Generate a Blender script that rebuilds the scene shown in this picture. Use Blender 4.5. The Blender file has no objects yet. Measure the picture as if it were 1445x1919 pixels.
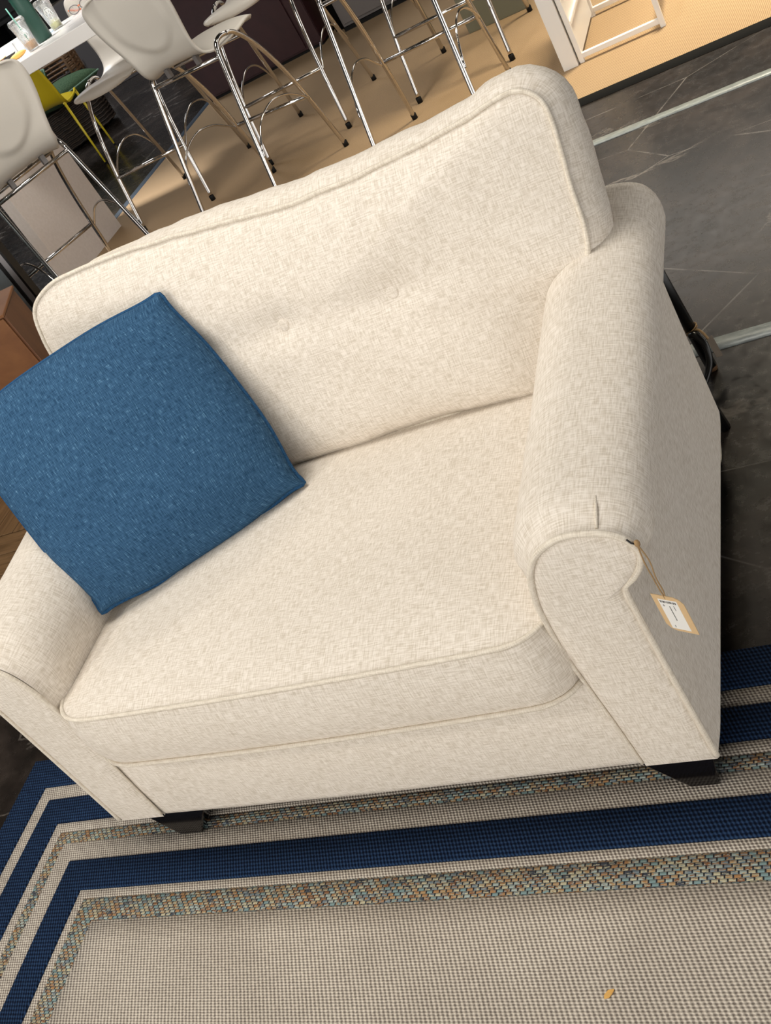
import bpy, math, random
from math import sin, cos, pi, radians, sqrt
from mathutils import Vector, Matrix, noise
random.seed(7)
S = bpy.context.scene
COL = S.collection

# ---------------------------------------------------------------- camera
cam = bpy.data.cameras.new('camera')
cam.sensor_fit = 'VERTICAL'; cam.sensor_height = 36.0; cam.lens = 37.435
cam.clip_start = 0.05; cam.clip_end = 200
camo = bpy.data.objects.new('camera', cam); COL.objects.link(camo)
camo.matrix_world = Matrix(((0.850562, 0.215593, 0.479650, 1.101926),
                            (0.219874, 0.682750, -0.696784, -1.041205),
                            (-0.477703, 0.698120, 0.533318, 1.533480),
                            (0, 0, 0, 1)))
S.camera = camo

# ---------------------------------------------------------------- world, lamps, exposure
w = bpy.data.worlds.new('world'); S.world = w; w.use_nodes = True
bg = w.node_tree.nodes['Background']
bg.inputs[0].default_value = (1.0, 0.97, 0.93, 1); bg.inputs[1].default_value = 1.5
S.view_settings.view_transform = 'Standard'; S.view_settings.look = 'None'
S.view_settings.exposure = 0.62; S.view_settings.gamma = 1.0
S.view_settings.use_curve_mapping = False

def area(name, loc, target, sx, sy, power, col):
    l = bpy.data.lights.new(name, 'AREA'); l.shape = 'RECTANGLE'; l.size = sx; l.size_y = sy
    l.energy = power; l.color = col
    o = bpy.data.objects.new(name, l); COL.objects.link(o); o.location = loc
    d = Vector(target) - Vector(loc); o.rotation_euler = d.to_track_quat('-Z', 'Y').to_euler()
    return o
WARM = (1.0, 0.95, 0.87)
area('track_lamp', (-1.8, -1.9, 3.3), (0, 0.3, 0.5), 0.45, 0.45, 23, WARM)
area('front_fill_light', (-0.4, -3.6, 2.7), (0, 0.0, 0.4), 2.6, 1.4, 35, WARM)  # broad fill added in front, below the ceiling, to brighten the chair's front faces
area('ceiling_lamp_overhead', (-0.3, 0.5, 3.5), (-0.3, 0.5, 0), 1.2, 1.2, 38, WARM)
area('ceiling_lamp_shelf', (1.0, 4.5, 3.4), (1.0, 3.8, 0), 0.8, 0.8, 42, (1.0, 0.88, 0.66)).data.spread = radians(85)
area('ceiling_lamp_table', (-3.3, 4.15, 3.5), (-3.3, 4.15, 1.0), 0.9, 0.3, 15, (1, 0.98, 0.96)).data.spread = radians(42)
area('ceiling_lamp_stools', (-1.2, 2.6, 3.6), (-2.8, 4.1, 0.5), 1.0, 0.8, 42, (1, 0.95, 0.88))
area('ceiling_lamp_back', (-0.3, 8.8, 3.6), (-0.3, 8.8, 0), 4.0, 2.0, 40, (1, 0.93, 0.84))
area('ceiling_lamp_far', (-6.0, 7.5, 3.6), (-6.0, 7.5, 0), 2.0, 1.0, 80, (0.95, 0.97, 1.0))

# ---------------------------------------------------------------- helpers
def link(o, parent=None):
    COL.objects.link(o)
    if parent is not None: o.parent = parent
    return o
def tag(o, label=None, cat=None, group=None, kind=None):
    if label: o['label'] = label
    if cat: o['category'] = cat
    if group: o['group'] = group
    if kind: o['kind'] = kind
    return o
def thing(name, label, cat, loc=(0, 0, 0), rz=0.0, group=None):
    o = bpy.data.objects.new(name, None); o.empty_display_size = 0.1
    link(o); o.location = loc; o.rotation_euler = (0, 0, rz)
    return tag(o, label, cat, group)

class MB:
    """collects geometry with UVs in metres, builds one mesh object"""
    def __init__(s): s.v = []; s.f = []; s.uv = []; s.sm = []
    def face(s, idx, uvs=None, smooth=True):
        s.f.append(tuple(idx)); s.uv.append(uvs); s.sm.append(smooth)
    def grid(s, rows, closed=False, uvs=None, flip=False, smooth=True):
        n = len(rows[0]); b = len(s.v)
        for r in rows: s.v.extend([tuple(q) for q in r])
        m = n if closed else n - 1
        for i in range(len(rows) - 1):
            for j in range(m):
                j2 = (j + 1) % n
                ids = [b + i*n + j, b + i*n + j2, b + (i+1)*n + j2, b + (i+1)*n + j]
                u = None
                if uvs is not None:
                    ju = j + 1
                    u = [uvs(i, j), uvs(i, ju), uvs(i+1, ju), uvs(i+1, j)]
                if flip: ids.reverse(); u = u[::-1] if u else None
                s.face(ids, u, smooth)
        return b
    def box(s, c, d, M=None, smooth=False):
        b = len(s.v)
        for z in (-1, 1):
            for y in (-1, 1):
                for x in (-1, 1):
                    q = Vector((x*d[0]/2, y*d[1]/2, z*d[2]/2))
                    if M is not None: q = M @ q
                    s.v.append(tuple(Vector(c) + q))
        for q in ((0,2,3,1), (4,5,7,6), (0,1,5,4), (2,6,7,3), (0,4,6,2), (1,3,7,5)):
            s.face([b + k for k in q], None, smooth)
        return s
    def b2(s, x0, x1, y0, y1, z0, z1):
        return s.box(((x0+x1)/2, (y0+y1)/2, (z0+z1)/2), (abs(x1-x0), abs(y1-y0), abs(z1-z0)))
    def tube(s, pts, r, n=10, closed=False, cap=True):
        pts = [Vector(q) for q in pts]; N = len(pts)
        rr = r if isinstance(r, (list, tuple)) else [r]*N
        T = []
        for i in range(N):
            a = pts[i-1] if (i > 0 or closed) else pts[0]
            c = pts[(i+1) % N] if (i < N-1 or closed) else pts[-1]
            T.append((c - a).normalized())
        nrm = T[0].orthogonal().normalized(); rows = []; L = [0.0]
        for i in range(N):
            nrm = (nrm - T[i]*nrm.dot(T[i])).normalized(); bn = T[i].cross(nrm)
            rows.append([pts[i] + (nrm*cos(2*pi*k/n) + bn*sin(2*pi*k/n))*rr[i] for k in range(n)])
            if i: L.append(L[-1] + (pts[i]-pts[i-1]).length)
        if closed:
            rows.append(rows[0]); L.append(L[-1] + (pts[0]-pts[-1]).length)
        b = s.grid(rows, True, lambda i, j: (L[i], 2*pi*rr[min(i, N-1)]*j/n))
        if cap and not closed:
            s.face([b + k for k in range(n)][::-1], None, False)
            s.face([b + (N-1)*n + k for k in range(n)], None, False)
        return s
    def lathe(s, prof, n=24, c=(0, 0, 0)):
        rows = [[(c[0] + r*cos(2*pi*k/n), c[1] + r*sin(2*pi*k/n), c[2] + z) for k in range(n)] for r, z in prof]
        s.grid(rows, True, lambda i, j: (j*0.01, i*0.01)); return s
    def build(s, name, m, parent=None, bevel=0, solid=0, off=-1, weld=False, sub=0):
        me = bpy.data.meshes.new(name); me.from_pydata(s.v, [], s.f)
        uvl = me.uv_layers.new(name='UVMap')
        me.polygons.foreach_set('use_smooth', s.sm)
        k = 0; data = uvl.data
        for pi_, poly in enumerate(me.polygons):
            u = s.uv[pi_]
            if u is None:
                nx, ny, nz = (abs(t) for t in poly.normal)
                for li in poly.loop_indices:
                    q = s.v[me.loops[li].vertex_index]
                    data[li].uv = (q[1], q[2]) if nx >= ny and nx >= nz else ((q[0], q[2]) if ny >= nz else (q[0], q[1]))
            else:
                for li, q in zip(poly.loop_indices, u): data[li].uv = q
        me.materials.append(m); me.validate(); me.update()
        o = bpy.data.objects.new(name, me); link(o, parent)
        if weld:
            md = o.modifiers.new('weld', 'WELD'); md.merge_threshold = 0.0004
        if solid:
            md = o.modifiers.new('solid', 'SOLIDIFY'); md.thickness = solid; md.offset = off
        if sub:
            md = o.modifiers.new('sub', 'SUBSURF'); md.levels = sub; md.render_levels = sub
        if bevel:
            md = o.modifiers.new('bevel', 'BEVEL'); md.width = bevel; md.segments = 2; md.limit_method = 'ANGLE'
        return o
def sstep(a, b, x):
    t = max(0.0, min(1.0, (x-a)/(b-a))); return t*t*(3-2*t)
def catmull(P, per, closed=False):
    P = [Vector(q) for q in P]; N = len(P); out = []
    segs = N if closed else N-1
    for i in range(segs):
        if closed: a, b, c, d = P[i-1], P[i], P[(i+1) % N], P[(i+2) % N]
        else: a, b, c, d = P[max(i-1, 0)], P[i], P[i+1], P[min(i+2, N-1)]
        for k in range(per):
            t = k/per
            out.append(0.5*((2*b) + (c-a)*t + (2*a-5*b+4*c-d)*t*t + (3*b-a-3*c+d)*t**3))
    if not closed: out.append(P[-1])
    return out
def resample(P, n, closed=False):
    Q = list(P) + ([P[0]] if closed else []); L = [0]
    for i in range(1, len(Q)): L.append(L[-1] + (Q[i]-Q[i-1]).length)
    out = []; j = 0; cnt = n if closed else n-1
    for k in range(n):
        t = L[-1]*k/cnt
        while j < len(Q)-2 and L[j+1] < t: j += 1
        e = (L[j+1]-L[j]) or 1
        out.append(Q[j].lerp(Q[j+1], min(1, (t-L[j])/e)))
    return out

# ---------------------------------------------------------------- materials
def mat(name, col=(0.5, 0.5, 0.5), rough=0.6, metal=0.0, **kw):
    m = bpy.data.materials.new(name); m.use_nodes = True
    b = m.node_tree.nodes['Principled BSDF']
    b.inputs['Base Color'].default_value = (*col, 1); b.inputs['Roughness'].default_value = rough
    b.inputs['Metallic'].default_value = metal
    for k, v in kw.items(): b.inputs[k].default_value = v
    return m
class NG:
    def __init__(s, m):
        s.m = m; s.n = m.node_tree.nodes; s.l = m.node_tree.links; s.b = s.n['Principled BSDF']
        s.tc = s.n.new('ShaderNodeTexCoord')
    def put(s, sock, v):
        if isinstance(v, bpy.types.NodeSocket): s.l.new(v, sock)
        elif v is not None: sock.default_value = v
    def mapping(s, src, scale=(1, 1, 1), rot=(0, 0, 0), loc=(0, 0, 0)):
        q = s.n.new('ShaderNodeMapping'); s.l.new(s.tc.outputs[src] if isinstance(src, str) else src, q.inputs[0])
        q.inputs['Scale'].default_value = scale; q.inputs['Rotation'].default_value = rot; q.inputs['Location'].default_value = loc
        return q.outputs[0]
    def noise(s, vec, scale=1.0, detail=2.0, rough=0.5, dist=0.0):
        q = s.n.new('ShaderNodeTexNoise'); s.l.new(vec, q.inputs['Vector'])
        q.inputs['Scale'].default_value = scale; q.inputs['Detail'].default_value = detail
        q.inputs['Roughness'].default_value = rough; q.inputs['Distortion'].default_value = dist
        return q.outputs[0]
    def math(s, op, a, b=None, c=None):
        q = s.n.new('ShaderNodeMath'); q.operation = op
        for i, v in enumerate((a, b, c)):
            if v is not None: s.put(q.inputs[i], v)
        return q.outputs[0]
    def ramp(s, fac, stops, interp='LINEAR'):
        q = s.n.new('ShaderNodeValToRGB'); s.l.new(fac, q.inputs[0]); cr = q.color_ramp; cr.interpolation = interp
        while len(cr.elements) < len(stops): cr.elements.new(0.5)
        for e, (pos, c) in zip(cr.elements, stops): e.position = pos; e.color = (*c, 1)
        return q.outputs[0]
    def mix(s, fac, a, b, typ='MIX'):
        q = s.n.new('ShaderNodeMix'); q.data_type = 'RGBA'; q.blend_type = typ
        s.put(q.inputs['Factor'], fac)
        for sock, v in ((q.inputs[6], a), (q.inputs[7], b)):
            if isinstance(v, tuple): v = (*v, 1)
            s.put(sock, v)
        return q.outputs[2]
    def brick(s, vec, bw, bh, mortar, c1=(0, 0, 0), c2=(1, 1, 1), cm=(0, 0, 0), off=0.5):
        q = s.n.new('ShaderNodeTexBrick'); s.l.new(vec, q.inputs['Vector']); q.offset = off
        q.inputs['Color1'].default_value = (*c1, 1); q.inputs['Color2'].default_value = (*c2, 1); q.inputs['Mortar'].default_value = (*cm, 1)
        q.inputs['Scale'].default_value = 1.0; q.inputs['Mortar Size'].default_value = mortar; q.inputs['Mortar Smooth'].default_value = 0.3
        q.inputs['Brick Width'].default_value = bw; q.inputs['Row Height'].default_value = bh
        return q.outputs[0], q.outputs[1]
    def bump(s, h, strength=0.3, dist=0.001):
        q = s.n.new('ShaderNodeBump'); s.l.new(h, q.inputs['Height'])
        q.inputs['Strength'].default_value = strength; q.inputs['Distance'].default_value = dist
        s.l.new(q.outputs[0], s.b.inputs['Normal'])
    def color(s, c): s.put(s.b.inputs['Base Color'], c)
    def rough(s, c): s.put(s.b.inputs['Roughness'], c)

def woven(name, dark, light, pitch=0.0022, slub=0.022, bstr=0.8, contrast=(0.37, 0.60), bdist=0.0012, along=1.0, hi=None):
    m = mat(name, light, 0.92); g = NG(m); m.node_tree.nodes['Principled BSDF'].inputs['Specular IOR Level'].default_value = 0.15
    a = g.noise(g.mapping('UV', (1/pitch, 1/slub, 1)), 1, 1, 0.5)
    b = g.noise(g.mapping('UV', (1/slub, 1/pitch, 1), loc=(7.3, 3.1, 0)), 1, 1, 0.5)
    h = g.math('ADD', g.math('MULTIPLY', a, 0.5*along), g.math('MULTIPLY', b, 1-0.5*along))
    big = g.noise(g.mapping('UV', (9, 9, 9)), 1, 3, 0.5)
    h2 = g.math('ADD', g.math('MULTIPLY', h, 0.92), g.math('MULTIPLY', big, 0.08))
    st = [(contrast[0], dark), (contrast[1], light)] + ([(contrast[1]+.10, hi)] if hi else [])
    g.color(g.ramp(h2, st)); g.bump(h, bstr, bdist)
    return m

M = {}
M['cream'] = woven('cream_fabric', (0.61, 0.54, 0.45), (0.83, 0.767, 0.69))
M['piping'] = woven('cream_piping', (0.60, 0.53, 0.435), (0.80, 0.735, 0.635), 0.002, 0.02, 0.35)
M['blue'] = woven('blue_fabric', (0.015, 0.050, 0.110), (0.046, 0.120, 0.225), 0.0017, 0.016, 0.7, (0.36, 0.60), 0.0014, 1.3, (0.14, 0.27, 0.41))
M['bluepipe'] = woven('blue_piping', (0.010, 0.045, 0.115), (0.03, 0.10, 0.215), 0.002, 0.01, 0.3)

m = mat('ebony_wood', (0.006, 0.005, 0.005), 0.12); M['ebony'] = m
m = mat('chrome', (0.62, 0.60, 0.585), 0.10, 1.0); M['chrome'] = m
m = mat('black_rubber', (0.008, 0.008, 0.008), 0.6, **{'Specular IOR Level': 0.2}); M['rubber'] = m
m = mat('stool_plastic', (0.66, 0.62, 0.555), 0.42); M['shell'] = m
m = mat('white_laminate', (0.78, 0.755, 0.73), 0.28)
g = NG(m); g.rough(g.math('MULTIPLY_ADD', g.noise(g.mapping('Object', (3, 3, 3)), 1, 3), 0.12, 0.22)); M['laminate'] = m
m = mat('panel_laminate', (0.70, 0.63, 0.58), 0.35)
g = NG(m); g.color(g.ramp(g.noise(g.mapping('Object', (60, 60, 60)), 1, 2), [(0.3, (0.66, 0.595, 0.545)), (0.7, (0.71, 0.645, 0.60))])); M['panel'] = m
m = mat('yellow_plastic', (0.62, 0.47, 0.012), 0.4); M['yellow'] = m
m = mat('yellow_metal', (0.72, 0.57, 0.035), 0.35); M['yellowmetal'] = m
m = mat('burgundy_panel', (0.030, 0.006, 0.009), 0.5)
g = NG(m); g.color(g.ramp(g.noise(g.mapping('Object', (8, 8, 8)), 1, 3), [(0.3, (0.026, 0.005, 0.008)), (0.7, (0.04, 0.010, 0.013))])); M['burgundy'] = m
M['greymetal'] = mat('grey_metal', (0.17, 0.155, 0.15), 0.4)
M['darkgrey'] = mat('dark_grey_panel', (0.055, 0.05, 0.052), 0.45)
M['black'] = mat('black_metal', (0.004, 0.004, 0.004), 0.32)
M['sage'] = mat('sage_panel', (0.19, 0.19, 0.135), 0.4)
M['white'] = mat('white_paint', (0.80, 0.77, 0.73), 0.38)
M['white2'] = mat('white_gloss', (0.86, 0.86, 0.86), 0.25)
m = mat('twine', (0.36, 0.23, 0.11), 0.9); M['twine'] = m
m = mat('kraft_card', (0.66, 0.46, 0.25), 0.75); M['kraft'] = m
M['paper'] = mat('label_paper', (0.84, 0.83, 0.80), 0.6)
M['ink'] = mat('printing_ink', (0.03, 0.03, 0.03), 0.6)
M['greenglaze'] = mat('green_bottle_coat', (0.012, 0.06, 0.042), 0.4)
M['clear'] = mat('clear_plastic', (0.95, 0.95, 0.93), 0.08, **{'Transmission Weight': 0.85, 'IOR': 1.25, 'Alpha': 0.55})
M['latte'] = mat('milky_coffee', (0.60, 0.34, 0.15), 0.3)
M['lime'] = mat('pale_green_drink', (0.60, 0.60, 0.27), 0.3)
M['print'] = mat('white_print', (0.85, 0.87, 0.86), 0.5)
M['straw'] = mat('green_straw', (0.14, 0.40, 0.31), 0.4)
M['orange'] = mat('orange_plastic', (0.80, 0.16, 0.03), 0.35)
M['lens'] = mat('clear_lens', (0.9, 0.9, 0.92), 0.05, **{'Transmission Weight': 0.9, 'Alpha': 0.4})
M['pink'] = mat('red_food', (0.60, 0.06, 0.07), 0.5); M['leaf'] = mat('green_food', (0.06, 0.22, 0.09), 0.5)
M['snack'] = mat('golden_crust', (0.68, 0.38, 0.09), 0.6); M['stick'] = mat('pale_wood_stick', (0.72, 0.55, 0.30), 0.6)
M['bluepaper'] = mat('pale_blue_paper', (0.55, 0.70, 0.86), 0.5)
M['greencloth'] = woven('green_velvet', (0.022, 0.05, 0.026), (0.075, 0.125, 0.068), 0.003, 0.02, 0.3)
M['greentrim'] = mat('green_cord', (0.16, 0.27, 0.2), 0.7)
m = mat('dark_wicker', (0.022, 0.014, 0.010), 0.55)
g = NG(m); g.color(g.ramp(g.noise(g.mapping('Object', (40, 40, 40)), 1, 2), [(0.35, (0.012, 0.008, 0.006)), (0.75, (0.05, 0.03, 0.018))])); M['wicker'] = m
M['cane'] = mat('brown_cane', (0.13, 0.068, 0.03), 0.5)
M['mirror'] = mat('mirror_glass', (0.42, 0.50, 0.54), 0.12, 0.75)
M['alu'] = mat('brushed_aluminium', (0.42, 0.41, 0.42), 0.35, 0.8)
M['button'] = M['cream']

def wood(name, c0, c1, sc, rough=0.45):
    m = mat(name, c1, rough); g = NG(m)
    n = g.noise(g.mapping('Object', sc), 1, 5, 0.62, 0.6)
    s = g.noise(g.mapping('Object', (5, 5, 5)), 1, 3)
    f = g.math('ADD', g.math('MULTIPLY', n, 0.75), g.math('MULTIPLY', s, 0.25))
    g.color(g.ramp(f, [(0.33, c0), (0.68, c1)])); g.bump(n, 0.12, 0.001); return m
M['cherry'] = wood('orange_brown_wood', (0.175, 0.066, 0.022), (0.25, 0.105, 0.036), (6, 6, 14), 0.38)
M['cherryshade'] = wood('brown_wood_shaded', (0.12, 0.05, 0.025), (0.19, 0.085, 0.04), (10, 10, 3), 0.45)  # darker copy of the chest wood, shade on its side put into the colour
M['oak'] = wood('brown_oak_plank', (0.085, 0.045, 0.018), (0.235, 0.135, 0.06), (70, 5, 20), 0.5)

# stone floor: dark, fine pale veins and scratches, polished
m = mat('dark_stone', (0.05, 0.045, 0.042), 0.2); g = NG(m)
P = g.mapping('Object', (1, 1, 1))
base = g.ramp(g.noise(P, 3.2, 8, 0.66, 0.4), [(0.28, (0.006, 0.0055, 0.005)), (0.50, (0.020, 0.0155, 0.0130)), (0.78, (0.062, 0.048, 0.040))])
speck = g.ramp(g.noise(P, 130, 3, 0.6), [(0.66, (0, 0, 0)), (0.80, (0.035, 0.032, 0.03))])
wv = g.noise(g.mapping('Object', (0.55, 1.25, 1), (0, 0, 0.35)), 1.3, 7, 0.62, 0.5)
vein = g.math('SUBTRACT', 1.0, g.math('MULTIPLY', g.math('ABSOLUTE', g.math('SUBTRACT', wv, 0.5)), 95))
vein = g.math('MAXIMUM', vein, 0.0)
gate = g.ramp(g.noise(P, 1.1, 2), [(0.46, (0, 0, 0)), (0.60, (1, 1, 1))])
scr = g.n.new('ShaderNodeTexVoronoi'); scr.feature = 'DISTANCE_TO_EDGE'; g.l.new(g.mapping('Object', (0.75, 1.35, 1), (0, 0, -0.5)), scr.inputs['Vector']); scr.inputs['Scale'].default_value = 1.15
line = g.math('MAXIMUM', g.math('SUBTRACT', 1.0, g.math('MULTIPLY', scr.outputs[0], 260)), 0.0)
brk = g.ramp(g.noise(P, 9, 3), [(0.40, (0.15, 0.15, 0.15)), (0.65, (1, 1, 1))])
c = g.mix(1.0, base, speck, 'ADD')
c = g.mix(g.math('MULTIPLY', vein, g.math('MULTIPLY', gate, 0.55)), c, (0.30, 0.265, 0.235))
c = g.mix(g.math('MULTIPLY', line, g.math('MULTIPLY', brk, 0.40)), c, (0.40, 0.37, 0.35))
g.color(c); g.rough(g.math('MULTIPLY_ADD', g.noise(P, 26, 5, 0.7), 0.30, 0.10)); g.bump(g.noise(P, 45, 6, 0.75), 0.045, 0.002)
M['stone'] = m
m = mat('pale_strip', (0.46, 0.50, 0.50), 0.3); g = NG(m)
g.color(g.ramp(g.noise(g.mapping('Object', (25, 60, 1)), 1, 5, 0.7), [(0.32, (0.16, 0.18, 0.18)), (0.6, (0.30, 0.33, 0.325)), (0.8, (0.42, 0.43, 0.41))])); M['strip'] = m
m = mat('sisal_carpet', (0.5, 0.36, 0.2), 0.95); g = NG(m)
wv = g.n.new('ShaderNodeTexWave'); wv.wave_type = 'BANDS'; wv.bands_direction = 'X'
g.l.new(g.mapping('Object', (1, 1, 1), (0, 0, 0.18)), wv.inputs['Vector']); wv.inputs['Scale'].default_value = 36; wv.inputs['Distortion'].default_value = 1.2; wv.inputs['Detail'].default_value = 1
fine = g.noise(g.mapping('Object', (170, 170, 170)), 1, 3, 0.7); big = g.noise(g.mapping('Object', (1.4, 1.4, 1)), 1, 4)
hh = g.math('ADD', g.math('MULTIPLY', wv.outputs[1], 0.45), g.math('MULTIPLY', fine, 0.55))
hh2 = g.math('ADD', g.math('MULTIPLY', hh, 0.8), g.math('MULTIPLY', big, 0.2))
g.color(g.ramp(hh2, [(0.25, (0.22, 0.140, 0.073)), (0.75, (0.46, 0.322, 0.183))])); g.bump(hh, 0.5, 0.003); M['carpet'] = m

# rug yarns
def rugweave(name, c1, c2, cm, bw, bh, mortar, bs=0.7):
    m = mat(name, c1, 0.95); g = NG(m); v = g.mapping('Object', (1, 1, 1))
    wob = g.noise(v, 120, 2)
    add = g.n.new('ShaderNodeVectorMath'); add.operation = 'MULTIPLY_ADD'; g.l.new(wob, add.inputs[0]); add.inputs[1].default_value = (0.0016, 0.0016, 0); g.l.new(v, add.inputs[2])
    col, fac = g.brick(add.outputs[0], bw, bh, mortar, c1, c2, cm)
    big = g.noise(v, 6, 4, 0.6)
    g.color(g.mix(1.0, col, g.ramp(big, [(0.25, (0.80, 0.79, 0.78)), (0.7, (1, 1, 1))]), 'MULTIPLY'))
    g.bump(g.math('SUBTRACT', 1.0, fac), bs, 0.003); return m
def rugknots(name, bw, bh, dark, mid, light, bs=0.8):
    m = mat(name, mid, 0.95); g = NG(m); v = g.mapping('Object', (1, 1, 1))
    sp = g.n.new('ShaderNodeSeparateXYZ'); g.l.new(v, sp.inputs[0]); cb_ = g.n.new('ShaderNodeCombineXYZ')
    wob = g.math('MULTIPLY', g.noise(v, 150, 2), 0.0016)
    g.l.new(g.math('ADD', g.math('MULTIPLY_ADD', sp.outputs[1], 0.42, sp.outputs[0]), wob), cb_.inputs[0]); g.l.new(g.math('ADD', sp.outputs[1], wob), cb_.inputs[1])
    sx = g.math('COSINE', g.math('MULTIPLY', g.math('ADD', cb_.inputs[0].links[0].from_socket, 0.0), 2*pi/bw))
    sy = g.math('COSINE', g.math('MULTIPLY', g.math('ADD', cb_.inputs[1].links[0].from_socket, 0.0), 2*pi/bh))
    hgt = g.math('MULTIPLY_ADD', g.math('ADD', g.math('MULTIPLY', sx, 0.95), g.math('MULTIPLY', sy, 0.75)), 0.29, 0.5)
    hgt = g.math('ADD', hgt, g.math('MULTIPLY', g.math('SUBTRACT', g.noise(v, 260, 2), 0.5), 0.6))
    col = g.ramp(hgt, [(0.12, dark), (0.45, mid), (0.88, light)])
    big = g.noise(v, 5, 4, 0.6)
    g.color(g.mix(1.0, col, g.ramp(big, [(0.25, (0.82, 0.81, 0.80)), (0.7, (1, 1, 1))]), 'MULTIPLY'))
    g.bump(hgt, bs, 0.003); return m
M['rugbeige'] = rugknots('beige_yarn', 0.0068, 0.0056, (0.16, 0.13, 0.11), (0.42, 0.365, 0.31), (0.80, 0.74, 0.64))
M['rugfield'] = rugknots('oatmeal_yarn', 0.0086, 0.0053, (0.18, 0.15, 0.125), (0.47, 0.415, 0.35), (0.80, 0.73, 0.63))
M['rugnavy'] = rugknots('navy_yarn', 0.0072, 0.0085, (0.003, 0.006, 0.017), (0.008, 0.020, 0.052), (0.027, 0.060, 0.138), 0.9)
M['rugnavy'].node_tree.nodes['Principled BSDF'].inputs['Specular IOR Level'].default_value = 0.1
m = mat('tweed_yarn', (0.3, 0.3, 0.25), 0.9); g = NG(m); v = g.mapping('Object', (1, 1, 1))
BW_, BH_ = 0.0135, 0.0062
sp = g.n.new('ShaderNodeSeparateXYZ'); g.l.new(v, sp.inputs[0])
yy = g.math('DIVIDE', sp.outputs[1], BH_); row = g.math('FLOOR', yy)
xx = g.math('ADD', g.math('DIVIDE', sp.outputs[0], BW_), g.math('MULTIPLY', row, 0.37)); cell = g.math('FLOOR', xx)
cv = g.n.new('ShaderNodeCombineXYZ'); g.l.new(cell, cv.inputs[0]); g.l.new(row, cv.inputs[1])
wn = g.n.new('ShaderNodeTexWhiteNoise'); wn.noise_dimensions = '2D'; g.l.new(cv.outputs[0], wn.inputs['Vector'])
jit = g.math('ADD', wn.outputs[0], g.math('MULTIPLY', g.math('SUBTRACT', g.noise(g.mapping('Object', (90, 420, 1)), 1, 2), 0.5), 0.5))
pal = g.ramp(jit, [(0.0, (0.20, 0.30, 0.30)), (0.15, (0.42, 0.27, 0.13)), (0.27, (0.36, 0.43, 0.40)), (0.40, (0.24, 0.105, 0.042)), (0.50, (0.50, 0.46, 0.31)), (0.62, (0.17, 0.22, 0.25)), (0.74, (0.38, 0.20, 0.08)), (0.86, (0.44, 0.40, 0.27)), (0.95, (0.05, 0.06, 0.08))], 'CONSTANT')
fx = g.math('FRACT', xx); fy = g.math('FRACT', yy)
tick = g.math('MULTIPLY', g.math('LESS_THAN', fx, 0.21), g.math('GREATER_THAN', fy, 0.12))
rowd = g.math('SUBTRACT', 1.0, g.math('MULTIPLY', g.math('ABSOLUTE', g.math('SUBTRACT', fy, 0.5)), 1.9))
g.color(g.mix(tick, g.mix(g.math('MULTIPLY', g.math('LESS_THAN', rowd, 0.28), 0.65), pal, (0.03, 0.03, 0.035)), (0.012, 0.014, 0.020)))
g.bump(g.math('SUBTRACT', rowd, g.math('MULTIPLY', tick, 0.6)), 0.6, 0.003); M['tweed'] = m

# ---------------------------------------------------------------- setting: floor, strips, carpet
o = MB().b2(-30, 14, -10, 40, -0.06, 0.0).build('floor', M['stone']); tag(o, 'polished dark stone floor with pale veins and scratches', kind='structure')
o = MB().b2(-30, 14, -10, 40, 3.75, 3.85).build('ceiling', mat('dark_ceiling', (0.06, 0.058, 0.055), 0.9)); tag(o, 'dark showroom ceiling', kind='structure')
for nm_, bx_, lab_ in (('wall_back', (-22, 14, 17.9, 18.1, 0, 3.75), 'dark far wall of the showroom'), ('wall_left', (-18.1, -17.9, -10, 18, 0, 3.75), 'dark left wall of the showroom')):
    o = MB().b2(*bx_).build(nm_, mat(nm_ + '_paint', (0.10, 0.098, 0.10), 0.8)); tag(o, lab_, kind='structure')
for k, (y0, wd) in enumerate(((2.845, 0.05), (1.298, 0.055))):
    b = MB(); pts0 = []; pts1 = []; n = 60
    for i in range(n+1):
        x = -1.6 + 5.6*i/n
        pts0.append((x, y0 - wd/2 + 0.004*noise.noise((x*6, k*9+1, 0)), 0.003)); pts1.append((x, y0 + wd/2 + 0.003*noise.noise((x*6, k*9+5, 0)), 0.003))
    b.grid([[(q[0], q[1], 0.0) for q in pts0], pts0, pts1, [(q[0], q[1], 0.0) for q in pts1]])
    o = b.build('trim_%d' % (k+1), M['strip'])
    tag(o, ['worn pale grey strip across the stone floor beside the tan carpet', 'worn pale grey strip across the stone floor beside the armchair arm'][k], kind='structure')

car = thing('carpet', 'tan ribbed sisal carpet under the bar stools with black bound edge', 'carpet', (0, 0, 0))
MB().b2(-3.30, 7.0, 3.33, 14, 0.0, 0.006).build('carpet_pile', M['carpet'], car)
b = MB(); b.grid([[(x, y, z) for x in (-3.35, 7.0)] for y, z in ((3.262, 0.001), (3.272, 0.010), (3.325, 0.011), (3.335, 0.002))]); b.build('edge_binding', mat('black_binding', (0.010, 0.010, 0.010), 0.9, **{'Specular IOR Level': 0.05}), car)
b = MB(); b.grid([[(x, y, z) for y in (3.30, 14)] for x, z in ((-3.37, 0.001), (-3.362, 0.008), (-3.31, 0.008), (-3.30, 0.002))], flip=True); b.build('edge_strip', mat('blue_grey_strip', (0.10, 0.13, 0.17), 0.3, 0.3), car)

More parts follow.
